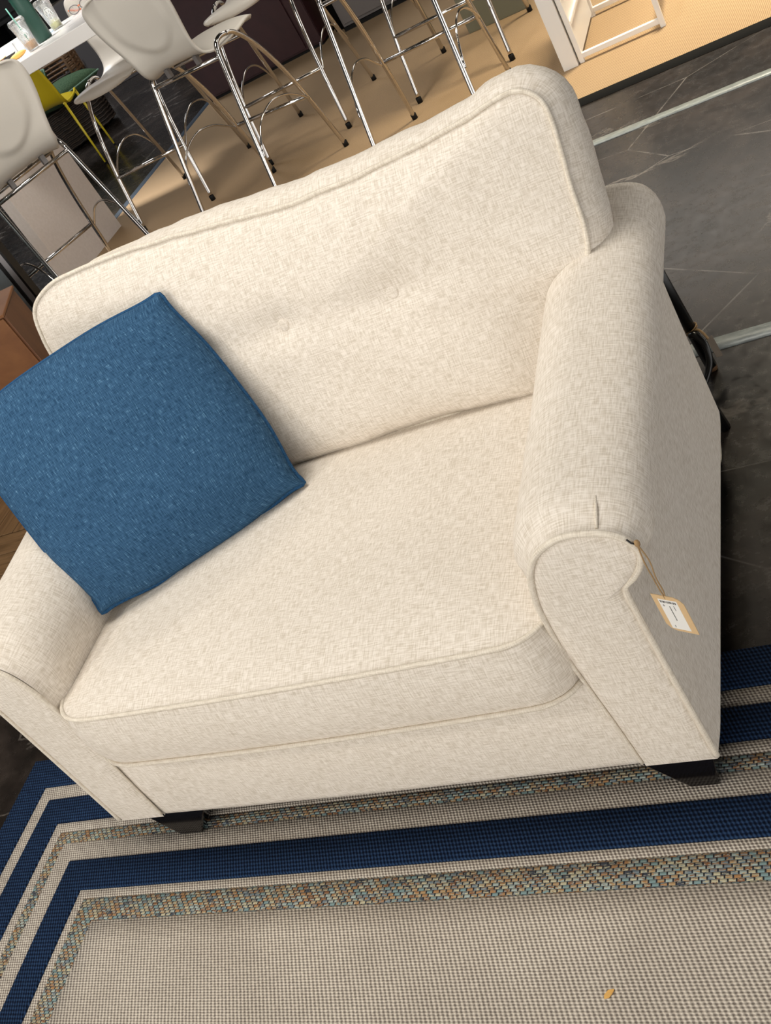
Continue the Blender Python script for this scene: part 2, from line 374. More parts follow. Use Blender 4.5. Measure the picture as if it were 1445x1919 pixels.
# ---------------------------------------------------------------- rug
RA = 0.0116
rug = thing('area_rug', 'flatwoven rug with navy, beige and tweed border stripes under the armchair', 'rug', (-1.18, 0.2658, 0.0), RA)
RW, RH = 3.0, 2.4
D = [0, .0879, .1282, .2008, .2279, .2584, .3086, .3846, .4063, .4606]
def rugz(x, y):   # slight lift along the free left edge
    return 0.006*max(0, 1 - x/0.12)*(0.5 + 0.5*sin(y*7 + 0.5)) 
def rugx(x, y):
    return 0.006*sin(y*5.2 + 1.0)*max(0, 1 - x/0.5)
def rpt(x, y, z): return (x + rugx(x, y), y, z + rugz(x, y))
def ringpts(d, z, n=24):
    c = [(d, -d), (RW-d, -d), (RW-d, -RH+d), (d, -RH+d)]; out = []
    for i in range(4):
        a, e = c[i], c[(i+1) % 4]
        for k in range(n): out.append(rpt(a[0] + (e[0]-a[0])*k/n, a[1] + (e[1]-a[1])*k/n, z))
    return out
names = ['navy_band', 'beige_band', 'navy_band', 'beige_band', 'tweed_band', 'beige_band', 'navy_band', 'beige_band', 'tweed_band']
mm = {'navy_band': 'rugnavy', 'beige_band': 'rugbeige', 'tweed_band': 'tweed'}
for i, nm in enumerate(names):
    zt = 0.0115 if nm == 'navy_band' else 0.0085
    b = MB(); a, e = D[i], D[i+1]
    b.grid([ringpts(a, 0.0008), ringpts(a, zt-0.002), ringpts(a+0.002, zt), ringpts(e-0.002, zt), ringpts(e, zt-0.002), ringpts(e, 0.0008)], True, flip=True)
    b.build(nm, M[mm[nm]], rug)
b = MB(); n = 30
b.grid([[rpt(D[9] + (RW-2*D[9])*i/n, -D[9] - (RH-2*D[9])*j/n, 0.0085) for i in range(n+1)] for j in range(n+1)], flip=True)
b.build('rug_field', M['rugfield'], rug, solid=0.007)

# ---------------------------------------------------------------- armchair
ch = thing('armchair', 'wide cream upholstered armchair with rolled arms, piping and buttoned back cushion', 'armchair', (0, 0, 0))
PROF = [(.532, .092), (.527, .20), (.520, .31), (.515, .40), (.517, .48), (.523, .525), (.538, .573), (.564, .606), (.605, .623), (.650, .617), (.680, .600),
        (.692, .574), (.686, .549), (.670, .528), (.6515, .514), (.6475, .498), (.647, .46), (.647, .40), (.648, .30), (.651, .092)]
PR = resample(catmull([(x, z, 0) for x, z in PROF], 8), 110)
def pnorm(i):
    a = PR[max(i-1, 0)]; c = PR[min(i+1, len(PR)-1)]; t = (c-a).normalized(); return Vector((-t.y, t.x, 0))
NRM = [pnorm(i) for i in range(len(PR))]
def arm(side):
    root = bpy.data.objects.new('arm', None); link(root, ch)
    ys = [-0.001, 0.004, 0.012, 0.025, 0.045, 0.07, 0.11, 0.17, 0.25, 0.33, 0.42, 0.5, 0.58, 0.66, 0.74, 0.80, 0.85, 0.878, 0.890, 0.896]
    rows = []
    for y in ys:
        g_ = 0.15 + 0.85*sstep(0, 0.06, y)
        e_ = 1 - 0.9*sstep(0.85, 0.9, y)
        row = []
        for q, nn in zip(PR, NRM):
            roll = sstep(0.47, 0.56, q.y) if q.x < .6 else sstep(0.512, 0.56, q.y)
            inner = 1 if q.x < 0.58 else 0
            off = (0.004 + (0.015 + 0.021*max(0, -nn.x))*roll + 0.010*inner*(1-roll)*sstep(.15, .4, q.y))*g_*min(1, e_+0.2)
            off += 0.0022*noise.noise((q.x*9, y*6, q.y*9 + side*5))*roll*g_
            x = q.x + nn.x*off; z = q.y + nn.y*off
            z += 0.052*sstep(0.0, 0.9, y)*sstep(0.42, 0.60, z)
            row.append((side*x, y, z))
        rows.append(row)
    L = [0]
    for i in range(1, len(PR)): L.append(L[-1] + (PR[i]-PR[i-1]).length)
    b = MB(); b.grid(rows, False, lambda i, j: (L[j], ys[i]), flip=(side > 0))
    c0 = len(b.v); last = rows[-1]; b.v.append((side*0.59, 0.897, 0.45)); base = (len(rows)-1)*len(PR)
    for j in range(len(PR)-1):
        ids = [base+j, base+j+1, c0]
        b.face(ids if side < 0 else ids[::-1], None, False)
    b.build('arm_body', M['cream'], root)
    # front panel
    rows = []; cx, cz = 0.585, 0.48; sc = [1.0, 0.975, 0.93, 0.85, 0.7, 0.5, 0.3, 0.12]
    for s in sc:
        rows.append([(side*(cx + (q.x-cx)*s), -0.004 - 0.011*(1 - s**5), cz + (q.y-cz)*s) for q in PR])
    b = MB(); b.grid(rows, False, lambda i, j: (cx + (PR[min(j, 109)].x-cx)*sc[i], cz + (PR[min(j, 109)].y-cz)*sc[i]), flip=(side < 0))
    n = len(PR); k0 = (len(sc)-1)*n; ids = [k0+j for j in range(n)]
    b.face(ids if side > 0 else ids[::-1], None); 
    # close along the bottom edge
    for i in range(len(sc)-1):
        ids = [i*n, (i+1)*n, (i+1)*n+n-1, i*n+n-1]; b.face(ids if side > 0 else ids[::-1], None)
    b.build('front_panel', M['cream'], root)
    MB().tube([(side*(q.x + nn.x*0.002), -0.006, q.y + nn.y*0.002) for q, nn in zip(PR, NRM)][1:-1], [0.0030 + 0.0022*sstep(18, 40, i) for i in range(108)], 10).build('arm_piping', M['piping'], root)
    d = [(side*0.652, 0.003, 0.6195), (side*0.652, 0.018, 0.6245), (side*0.653, 0.034, 0.631), (side*0.653, 0.052, 0.6355)]
    MB().tube(d, [0.0022, 0.0026, 0.0022, 0.0008], 8).build('dart_seam', M['piping'], root)
    return root
arm(1); arm(-1)

b = MB()   # front rail with softly rounded lower edge
prof = [(0.05, 0.085), (0.012, 0.086), (0.003, 0.092), (0.0, 0.105), (-0.002, 0.20), (0.0, 0.30), (0.01, 0.326), (0.05, 0.33)]
n = 24
b.grid([[(-0.528 + 1.056*i/n, y - 0.004*sin(pi*i/n), z) for i in range(n+1)] for y, z in prof], False, lambda i, j: (-0.53 + 1.06*j/n, prof[i][1]), flip=True)
b.build('front_rail', M['cream'], ch)
MB().b2(-0.53, 0.53, 0.03, 0.84, 0.10, 0.325).build('seat_base', M['cream'], ch, bevel=0.01)
MB().b2(-0.535, 0.535, 0.80, 0.897, 0.10, 0.86).build('back_frame', M['cream'], ch, bevel=0.03)

def roundpoly(P, r, per=6):
    out = []; N = len(P)
    for i in range(N):
        a, b_, c_ = Vector(P[i-1]), Vector(P[i]), Vector(P[(i+1) % N]); rr = r[i]
        p0 = b_ + (a-b_).normalized()*rr; p1 = b_ + (c_-b_).normalized()*rr
        for k in range(per+1):
            t = k/per; out.append(p0*(1-t)**2 + b_*2*t*(1-t) + p1*t*t)
    return out
def cushion(name, outline, ctr, T, front, back, box_bulge, mp, parent, m, wav=None, K=26, pw=3.0):
    """outline: 2D Vectors ccw; local (s,t,w); w=0 front seam, w=-T back seam. mp maps local to object space"""
    N = len(outline); ctr = Vector(ctr); rows = []; uv = []
    nr = []
    for i in range(N):
        t = (outline[(i+1) % N]-outline[i-1]).normalized(); nr.append(Vector((t.y, -t.x)))
    L = [0]
    for i in range(1, N+1): L.append(L[-1] + (outline[i % N]-outline[i-1]).length)
    for k in range(K+1):
        s = sin(0.5*pi*k/K)**0.8 if k else 0.015
        row = []; u = []
        for q in outline:
            e = ctr + (q-ctr)*s
            row.append(mp(e.x, e.y, front(e.x, e.y, s))); u.append((e.x, e.y))
        rows.append(row); uv.append(u)
    J = 6
    for j in range(1, J):
        t = j/J; row = []; u = []
        for i, q in enumerate(outline):
            bb = (box_bulge(q.x, q.y) if callable(box_bulge) else box_bulge)*sin(pi*t)**0.7 + (wav(q.x, q.y, t) if wav else 0)
            e = q + nr[i]*bb; row.append(mp(e.x, e.y, -T*t)); u.append((L[i], 2 + T*t))
        rows.append(row); uv.append(u)
    for k in range(8):
        s = 1 - k/8.0; s = max(s, 0.02); row = []; u = []
        for q in outline:
            e = ctr + (q-ctr)*s; row.append(mp(e.x, e.y, -T - back*(1-s**pw))); u.append((e.x, e.y))
        rows.append(row); uv.append(u)
    b = MB()
    b.grid(rows[:K+1], True, lambda i, j: uv[i][j % N])
    edge = [(rows[K], 2.0)] + [(rows[K+q], 2 + T*q/J) for q in range(1, J)] + [(rows[K+J], 2 + T)]
    b.grid([e[0] for e in edge], True, lambda i, j: (L[j], edge[i][1]))
    b0 = b.grid(rows[K+J:], True, lambda i, j: uv[K+J+i][j % N])
    b.face(list(range(N))[::-1], [uv[0][q] for q in range(N)][::-1]); last = b0 + (len(rows)-K-J-1)*N
    b.face([last+q for q in range(N)], None)
    return b.build(name, m, parent)

# seat cushion
o2 = roundpoly([(-.517, -.036), (.517, -.036), (.517, .64), (-.517, .64)], [.10, .085, .03, .03], 8)
dense = resample([Vector((q.x, q.y)) for q in o2], 200, True)
def bow(q): return Vector((q.x, q.y - 0.010*max(0, 1-(q.x/.52)**2)*(1 if q.y < 0.1 else 0)))
dense = [bow(q) for q in dense]
def seat_front(x, y, s):
    h = 0.034*(1 - s**3.2)
    h += 0.0035*noise.noise((x*4, y*4, 2.0))*(1-s**4) - 0.006*math.exp(-((x-.1)**2+(y-.28)**2)/.05)
    return h
seat = cushion('seat_cushion', dense, (0, .30), .145, seat_front, 0.0, 0.013, lambda x, y, w_: (x, y, .468 + w_), ch, M['cream'])
def tubefrom(outline, mp, w_, r, name, parent, m, off=0.002):
    N = len(outline); P_ = []
    for i in range(N):
        t = (outline[(i+1) % N]-outline[i-1]).normalized(); e = outline[i] + Vector((t.y, -t.x))*off
        P_.append(mp(e.x, e.y, w_))
    return MB().tube(P_, r, 8, True).build(name, m, parent)
smp = lambda x, y, w_: (x, y, .468 + w_)
tubefrom(dense, smp, -0.001, .0046, 'seat_piping', seat, M['piping'])
tubefrom(dense, smp, -.145, .0046, 'seat_piping', seat, M['piping'], 0.004)

# back cushion (wings out over the arms)
OUT = [(-.47, .0), (-.2, -.004), (0.05, .004), (.2, .016), (.33, .006), (.45, .0), (.495, .03), (.505, .10), (.515, .16), (.555, .195), (.597, .215), (.612, .27), (.614, .34), (.619, .40), (.622, .455), (.612, .497), (.582, .519), (.53, .514),
       (.47, .507), (.32, .497), (.11, .497), (-.10, .522), (-.33, .545), (-.48, .547), (-.545, .532), (-.583, .50), (-.594, .45), (-.596, .40), (-.602, .33), (-.60, .26), (-.58, .21), (-.535, .18), (-.512, .14), (-.505, .07), (-.495, .02)]
bo = resample([Vector((q.x, q.y)) for q in catmull([(x, y, 0) for x, y in OUT], 10, True)], 260, True)
bo = [q + Vector((.0025*noise.noise((q.x*14, q.y*14, 1)), .0035*noise.noise((q.x*14, q.y*14, 9)))) for q in bo]
BU, BN = Vector((0, .2656, .9641)), Vector((0, -.9641, .2656)); BO = Vector((0, .585, .47))
def bmp(x, t, w_): return tuple(BO + Vector((x, 0, 0)) + BU*t + BN*w_)
BTN = [(0.002, .298), (.243, .283), (-.24, .30)]
def back_front(x, t, s):
    h = 0.050*(1 - s**(2.6 + 7*(1-sstep(0.0, .22, t))))
    for bx, bt in BTN:
        dx, dt = x-bx, t-bt
        h -= 0.010*math.exp(-(dx*dx+dt*dt)/0.0022) + 0.004*math.exp(-(dx*dx+dt*dt)/0.0004) + 0.008*math.exp(-(dx+.03)**2/0.016 - dt*dt/0.0014)
    h += (0.005*noise.noise((x*5, t*5, 0)) + 0.0022*noise.noise((x*17, t*8, 4)))*(1-s**5)
    h += 0.0035*sin(x*85 + 3*t)*math.exp(-((x-.25)/.16)**2)*sstep(.34, .46, t)*(1-s**6)   # pull folds below the top seam
    h -= 0.012*math.exp(-((x-.47)/.06)**2 - ((t-.10)/.09)**2)
    return h
def bwav(x, t, k): return (0.006*noise.noise((x*9, t*9, 3+k)) + 0.003*noise.noise((x*26 + k*3, t*26, 1)))*sin(pi*k)
back = cushion('back_cushion', bo, (0.0, .27), .145, back_front, 0.012, lambda x, t: .006 + .032*sstep(-.5, .15, x), bmp, ch, M['cream'], bwav, K=44)
tubefrom(bo, bmp, 0.0, .0048, 'back_piping', back, M['piping'], .004)
tubefrom(bo, bmp, -.145, .0048, 'back_piping', back, M['piping'], .004)
for bx, bt in BTN:
    dv = Vector((bx, bt - .27)); hit = max(bo, key=lambda q: (q - Vector((0, .27))).normalized().dot(dv.normalized()))
    w0 = back_front(bx, bt, dv.length/(hit - Vector((0, .27))).length) + 0.003
    rows = []
    for k in range(7):
        a = pi/2*k/6; r_ = .0125*cos(a)**.6 + 0.0002; hh_ = .004*sin(a)
        rows.append([bmp(bx + r_*cos(2*pi*j/20), bt + r_*sin(2*pi*j/20), w0 + hh_ - 0.001) for j in range(20)])
    b = MB(); b.grid([[bmp(bx + .0125*cos(2*pi*j/20), bt + .0125*sin(2*pi*j/20), w0-.008) for j in range(20)]] + rows, True)
    b.build('button', M['button'], back)
def leg(top, bot, zt=.10, zb=.011):
    b = MB(); (x0, x1, y0, y1), (u0, u1, v0, v1) = top, bot
    b.v = [(u0, v0, zb), (u1, v0, zb), (u1, v1, zb), (u0, v1, zb), (x0, y0, zt), (x1, y0, zt), (x1, y1, zt), (x0, y1, zt)]
    for q in ((3, 2, 1, 0), (4, 5, 6, 7), (0, 1, 5, 4), (1, 2, 6, 5), (2, 3, 7, 6), (3, 0, 4, 7)): b.face(q, None, False)
    b.build('leg', M['ebony'], ch, bevel=.003)
leg((.510, .643, .004, .12), (.581, .629, .002, .055))
leg((-.600, -.420, .004, .12), (-.548, -.488, .002, .055))
leg((.52, .643, .78, .89), (.58, .63, .83, .885), .10, .001); leg((-.643, -.52, .78, .89), (-.63, -.58, .83, .885), .10, .001)

# ---------------------------------------------------------------- blue throw pillow
pil = thing('throw_pillow', 'square blue woven throw pillow with piped edge leaning in the armchair corner', 'pillow', (-0.36, 0.42, 0.5))
pT, pR, pB = Vector((-.216, .655, .918)), Vector((-.051, .462, .502)), Vector((-.487, .208, .498)); pL = pT + pB - pR
org = Vector(pil.location); nrmP = (pB-pR).cross(pT-pR).normalized()
if nrmP.y > 0: nrmP = -nrmP
def ppos(u, v, side):
    def pinch(q, lo, hi): return (lo if q < 0 else hi)*6.75*q**4*(1-q*q) - 0.010*(1-q*q)
    U = u*(1 - pinch(v, .060, .045)); V = v*(1 - (pinch(u, .05, .055) if v < 0 else pinch(u, .04, .04)))
    rc = 1.03 - 0.035*(u*v)**12; U *= rc; V *= rc
    c = (pR*(1+U)*(1-V) + pT*(1+U)*(1+V) + pB*(1-U)*(1-V) + pL*(1-U)*(1+V))/4
    h = 0.098*max(0, (1-u**4)*(1-v**4))**0.42*(0.62+0.38*(1-u*u)*(1-v*v))*(1-.15*v)
    h += 0.006*noise.noise((u*2.2, v*2.2, side*3))*(1-u*u)*(1-v*v)
    # gathered folds towards the corners
    cd = max(abs(u), abs(v)); h += 0.004*sin((u-v if u*v < 0 else u+v)*0 + 14*(u*v))*sstep(.55, .9, abs(u)*abs(v)**.5)*(1-cd**6)
    return c + nrmP*side*h - org
n = 44
us = [sin(pi/2*(-1 + 2*i/n)) for i in range(n+1)]
eL = (pT-pR).length
for side in (1, -1):
    b = MB(); b.grid([[ppos(u, v, side) for u in us] for v in us], False, lambda i, j: (us[j]*eL/2, us[i]*eL/2), flip=(side < 0))
    b.build('pillow_front' if side > 0 else 'pillow_back', M['blue'], pil)
edge = [ppos(u, -1, 1) for u in us[:-1]] + [ppos(1, v, 1) for v in us[:-1]] + [ppos(u, 1, 1) for u in us[::-1][:-1]] + [ppos(-1, v, 1) for v in us[::-1][:-1]]
edge = resample(edge, 180, True)
sm = [(edge[i-1] + edge[i]*2 + edge[(i+1) % 180])/4 for i in range(180)]
MB().tube(sm, .0055, 8, True).build('pillow_piping', M['bluepipe'], pil)

# ---------------------------------------------------------------- hang tag on the arm
tg = thing('price_tag', 'kraft card price tag with white printed label hanging by twine from the chair arm', 'tag', (0.70, 0.0, 0.47))
def tl(q): return tuple(Vector(q) - Vector((0.70, 0.0, 0.47)))
knot = (.698, -.010, .588)
MB().tube([tl(q) for q in [(.688, -.011, .601), (.692, -.012, .594), knot]], .0013, 6).build('fastener', M['black'], tg)
top = Vector((.697, -.007, .474))
for dx in (-.0018, .0018):
    P_ = catmull([tl(knot), tl((.699+dx*2, -.010, .555)), tl((.698+dx, -.010, .52)), tl((.698+dx, -.008, .492)), tl(tuple(top))], 6)
    MB().tube(P_, .0011, 6).build('string', M['twine'], tg)
MB().lathe([(0.0002, -.006), (.0035, -.004), (.0042, 0), (.0032, .004), (.0002, .006)], 10, tl((.6985, -.010, .590))).build('knot', M['twine'], tg)
wv_ = Vector((.0425, -.018, -.003)).normalized(); dn = Vector((.012, .0, -1)).normalized(); nn_ = dn.cross(wv_).normalized()
if nn_.y > 0: nn_ = -nn_
W2, H2 = .047, .077; tl0 = top - wv_*(W2*.44) + Vector((0, 0, .007))
def tp(a, c, d=0): return tuple(tl0 + wv_*a + dn*c + nn_*d - Vector((0.70, 0.0, 0.47)))
def slab(poly, d0, d1):
    b = MB(); k = len(poly); b.v = [tp(a, c, d0) for a, c in poly] + [tp(a, c, d1) for a, c in poly]
    b.face(list(range(k, 2*k)), None, False); b.face(list(range(k))[::-1], None, False)
    for i in range(k): b.face([i, (i+1) % k, k+(i+1) % k, k+i], None, False)
    return b
slab([(0, 0), (.034, 0), (.042, .004), (W2, .012), (W2, H2), (.013, H2), (.005, .073), (0, .065)], 0, .0009).build('card', M['kraft'], tg)
slab([(.008, .008), (.037, .008), (.037, .072), (.008, .072)], .0009, .0012).build('label_sheet', M['paper'], tg)
b = MB()
def strip(a0, a1, c0, c1):
    k = len(b.v); b.v.extend([tp(a0, c0, .0014), tp(a1, c0, .0014), tp(a1, c1, .0014), tp(a0, c1, .0014)]); b.face([k, k+1, k+2, k+3], None, False)
a = .0105
while a < .0345:
    w_ = random.choice((.0006, .0009, .0014)); strip(a, a+w_, .0105, .0150); a += w_ + random.choice((.0005, .0008, .0011))
random.seed(3)
for a, c0, c1, th in ((.0125, .019, .0235, .0016), (.0215, .021, .0525, .0015), (.0285, .0185, .029, .0012), (.014, .064, .069, .0012)):
    c = c0
    while c < c1:
        l_ = random.choice((.001, .0016, .0022)); strip(a, a+th, c, min(c+l_, c1)); c += l_ + .0007
b.build('printed_lines', M['ink'], tg)

# ---------------------------------------------------------------- bar stools
def shell_mesh(name, m, parent, prof, curl_seat=.022, curl_back=-.03, thick=.011, oval=True):
    pts = catmull([(y, z, hw) for y, z, hw in prof], 6); n = 22; rows = []
    N = len(pts)
    for i, q in enumerate(pts):
        a = pts[max(i-1, 0)]; c = pts[min(i+1, N-1)]; t = Vector((c.x-a.x, c.y-a.y)).normalized(); nn = Vector((t.y, -t.x))  # towards sitter
        up = max(0.0, -t.x); bk = abs(t.y)
        row = []
        for j in range(n+1):
            u = -1 + 2*j/n; k = curl_seat*(1-bk) + (-curl_back)*bk
            d = k*abs(u)**2.6
            if oval and bk > .7:
                tt = (q.y - 1.04)/.16; e_ = (u/.74)**2 + tt*tt if tt < 0 else (u/.74)**2
                d += 0.010*(1 - sstep(.75, 1.05, e_))
            row.append((u*q.z, q.x + nn.x*d*-1, q.y + nn.y*d*-1))
        rows.append(row)
    b = MB(); b.grid(rows)
    return b.build(name, m, parent, solid=thick, off=0)
SPROF = [(.268, .752, .15), (.272, .765, .185), (.268, .785, .203), (.243, .802, .220), (.18, .807, .230), (.08, .798, .232), (-.03, .792, .224), (-.10, .797, .208), (-.148, .823, .195), (-.170, .876, .196), (-.183, .95, .212), (-.200, 1.04, .236), (-.215, 1.125, .247), (-.224, 1.185, .236), (-.228, 1.210, .20), (-.230, 1.222, .14)]
def make_stool():
    t = thing('bar_stool', 'x', 'stool')
    shell_mesh('seat_shell', M['shell'], t, SPROF)
    for s in (-1, 1):
        X, Xf = s*.225, s*.26
        # rear leg straight, tight bend, front leg bowed
        P_ = [(Xf, -.335, .012), (s*.243, -.215, .45), (s*.233, -.135, .72), (s*.230, -.118, .768), (s*.228, -.095, .795), (s*.227, -.055, .806), (s*.228, -.005, .800)]
        F_ = [(s*.230, .055, .775), (s*.236, .135, .68), (s*.243, .205, .53), (s*.250, .262, .34), (Xf, .335, .012)]
        path = catmull(P_ + F_, 6)
        cut = 36
        lg = MB().tube(path[:cut+1], .0118, 10).build('leg', M['chrome'], t)
        MB().lathe([(.0002, .0), (.0145, 0), (.0148, .028), (.0125, .030)], 12, (Xf, -.3355, .0005)).build('foot_cap', M['rubber'], lg)
        lg = MB().tube(path[cut:], .0118, 10).build('leg', M['chrome'], t)
        MB().lathe([(.0002, .0), (.0145, 0), (.0148, .028), (.0125, .030)], 12, (Xf, .3355, .0005)).build('foot_cap', M['rubber'], lg)
        # bowed wire between the legs
        W_ = [(s*.262, -.262, .285), (s*.262, -.235, .335), (s*.262, -.15, .412), (s*.262, -.02, .442), (s*.262, .11, .415), (s*.262, .205, .36), (s*.258, .262, .315)]
        MB().tube(catmull(W_, 6), .0055, 8).build('brace_wire', M['chrome'], t)
    for y, z in ((-.128, .742), (.075, .752)):
        MB().tube([(-.232, y, z), (.232, y, z)], .0105, 10).build('seat_rail', M['chrome'], t)
    MB().tube([(-.252, .268, .325), (.252, .268, .325)], .0105, 10).build('footrest_bar', M['chrome'], t)
    for s in (-1, 1):
        MB().b2(s*.10-.012, s*.10+.012, -.134, -.112, .753, .795).build('seat_mount', M['greymetal'], t)
        MB().b2(s*.10-.012, s*.10+.012, .064, .086, .762, .795).build('seat_mount', M['greymetal'], t)
    return t
def copy_tree(o, parent=None):
    c = o.copy(); COL.objects.link(c); c.parent = parent
    for k in list(o.children): copy_tree(k, c)
    return c
proto = make_stool()
STOOLS = [((-1.640, 3.80), -12, 'white shell bar stool in front of the dark red cabinet, backrest towards the armchair'),
          ((-2.51, 3.255), 59, 'leftmost white shell bar stool turned towards the table panel leg'),
          ((-.62, 3.675), 1, 'rightmost near bar stool, chrome legs just above the armchair back cushion'),
          ((-2.52, 4.525), 180, 'white bar stool tucked under the far side of the high table'),
          ((-1.645, 4.67), 182, 'bar stool before the dark red cabinet, only its rounded seat front showing'),
          ((-.645, 4.555), 180, 'far bar stool with chrome legs beside the sage green panel')]
for i, ((x, y), a, lab) in enumerate(STOOLS):
    o = proto if i == 0 else copy_tree(proto)
    o.location = (x, y, 0.006); o.rotation_euler = (0, 0, radians(a)); tag(o, lab, 'stool', 'white bar stools on the tan carpet')

# ---------------------------------------------------------------- high table with things on it
TZ = 1.137
tb = thing('high_table', 'white laminate bar height table with a wide panel leg', 'table', (-3.18, 4.2, 0.006))
MB().b2(-2.2, 1.28, -.38, .38, TZ-.072-.006, TZ-.006).build('table_top', M['laminate'], tb, bevel=.003)
MB().b2(-.05, .03, -.38, .31, 0, TZ-.079).build('panel_leg', M['panel'], tb, bevel=.002)
MB().b2(-2.1, -2.02, -.38, .31, 0, TZ-.079).build('panel_leg', M['panel'], tb, bevel=.002)

def cup(loc, drink, dm, label, h=.155, straw=False):
    t = thing('plastic_cup', label, 'cup', loc)
    MB().lathe([(.0005, .002), (.029, .001), (.030, .004), (.044, h-.012), (.045, h-.012), (.0448, h-.016), (.0435, h-.016), (.0285, .006), (.0005, .006)], 28).build('cup_body', M['clear'], t)
    MB().lathe([(.0005, .008), (.0275, .008), (.028+.0001+.014*drink/h, drink), (.0005, drink)], 24).build('drink', dm, t)
    MB().lathe([(.0465, h-.018), (.0475, h-.010), (.0455, h-.006), (.043, h+.004), (.038, h+.008), (.0005, h+.008)], 28).build('lid', M['clear'], t)
    b = MB()      # white printed emblem of rounded rings on the cup wall
    def onc(a, z, e=.0012):
        r_ = .030 + .014*(z-.004)/(h-.016) + e; return (r_*cos(a), r_*sin(a), z)
    a0 = math.atan2(-1.04-loc[1], 1.1-loc[0])
    for (da, dz, rw, rh) in ((0, 0, .5, .030), (-.16, .010, .16, .010), (.16, .010, .16, .010), (0, -.010, .26, .012), (0, .014, .10, .008)):
        P_ = [onc(a0 + da + rw*cos(2*pi*k/20), h*.55 + dz + rh*sin(2*pi*k/20)) for k in range(20)]
        b.tube(P_, .0014, 5, True)
    b.build('emblem', M['print'], t)
    if straw: MB().tube([(.012, -.01, .01), (-.012, .012, h+.065)], .0036, 8).build('straw', M['straw'], t)
    return t
def onT(x, y): return (x, y, TZ+.0005)
cup(onT(-2.53, 3.98), .045, M['latte'], 'clear plastic cup with leftover milky coffee and a green straw', straw=True)
cup(onT(-2.56, 4.31), .036, M['lime'], 'clear plastic cup with leftover pale green drink beside the bottle')
t = thing('drink_bottle', 'tall dark green coated bottle between the two plastic cups', 'bottle', onT(-2.545, 4.13))
MB().lathe([(.0005, 0), (.041, 0), (.044, .006), (.044, .24), (.040, .255), (.030, .268), (.0005, .269)], 32).build('bottle_body', M['greenglaze'], t)
MB().lathe([(.028, .266), (.029, .27), (.029, .305), (.026, .31), (.0005, .31)], 24).build('cap', M['black'], t)
# glasses
t = thing('safety_glasses', 'folded orange and clear safety glasses on the table edge', 'glasses', onT(-2.47, 4.46), radians(20))
for s in (-1, 1):
    ring = [(s*.034 + .029*cos(2*pi*k/18), .004*cos(4*pi*k/18), .026 + .021*sin(2*pi*k/18)) for k in range(18)]
    MB().tube(ring, .0028, 6, True).build('rim', M['greymetal'], t)
    b = MB(); b.v = [(s*.034 + .027*cos(2*pi*k/18), 0, .026 + .020*sin(2*pi*k/18)) for k in range(18)]; b.face(list(range(18)), None, False)
    b.build('lens', M['lens'], t, solid=.0015)
    MB().tube(catmull([(s*.064, .002, .036), (s*.062, .05, .030), (s*.05, .10, .012), (s*.03, .128, .005)], 5), .0042, 6).build('temple', M['orange'], t)
MB().tube([(-.006, 0, .030), (0, -.003, .034), (.006, 0, .030)], .003, 6).build('bridge', M['orange'], t)
# tray of food, snack, box, napkin
t = thing('food_tray', 'black takeout tray with leftover red and green food', 'tray', onT(-2.83, 4.02), radians(8))
b = MB(); b.grid([[(sx*w_, sy*d_, z) for sx, sy in ((-1, -1), (1, -1), (1, 1), (-1, 1))] for w_, d_, z in ((.001, .001, .004), (.085, .055, .004), (.105, .07, .03), (.108, .073, .03), (.088, .058, .001), (.001, .001, .001))], True, smooth=False)
b.build('tray_shell', M['rubber'], t)
for k in range(9):
    b = MB(); r_ = random.uniform(.012, .019); b.lathe([(.0003, 0), (r_, .003), (r_*.9, .014), (r_*.4, .020), (.0003, .021)], 8, (random.uniform(-.07, .07), random.uniform(-.035, .035), .005 + .008*(k % 2)))
    b.build('food_piece', M['pink'] if k % 2 else M['leaf'], t)
for k in range(2):
    o = MB().tube([(-.02, -.055+.012*k, .034), (.085, -.02+.02*k, .038)], .0032, 6).build('wooden_stick', M['stick'], t)
t = thing('bread_snack', 'golden crumpled bread snack lying near the coffee cup', 'food', onT(-2.655, 4.0), radians(30))
b = MB(); rows = []
for i in range(9):
    u = -1 + 2*i/8; rad = .017*sqrt(max(.01, 1-u*u*.96))
    rows.append([(u*.05, rad*cos(2*pi*k/14)*(1+.25*noise.noise((u*4, k, 0))), .015 + .85*rad*sin(2*pi*k/14)*(1+.3*noise.noise((u*4, k, 7)))) for k in range(14)])
b.grid(rows, True); b.build('crust', M['snack'], t)
t = thing('takeout_box', 'open white takeout box with a dark inside at the table end', 'box', onT(-2.88, 4.26), radians(5))
MB().b2(-.10, .10, -.09, .09, 0, .006).build('box_base', M['white2'], t)
for a_ in (((-.10, -.096), (-.09, .09)), ((.096, .10), (-.09, .09)), ((-.10, .10), (-.09, -.086)), ((-.10, .10), (.086, .09))):
    MB().b2(a_[0][0], a_[0][1], a_[1][0], a_[1][1], .004, .065).build('box_side', M['white2'], t)
MB().b2(-.09, .09, -.08, .08, .0062, .012).build('box_liner', M['greymetal'], t)
MB().lathe([(.0003, .055), (.03, .05), (.055, .035), (.066, .0125)], 12).build('napkin', M['paper'], t)
t = thing('paper_napkin', 'pale blue folded paper behind the coffee cup', 'paper', onT(-2.69, 4.32), radians(12))
MB().b2(-.075, .075, -.10, .10, 0, .004).build('sheet', M['bluepaper'], t); MB().b2(-.06, .07, -.02, .09, .0042, .008).build('sheet', M['white2'], t)

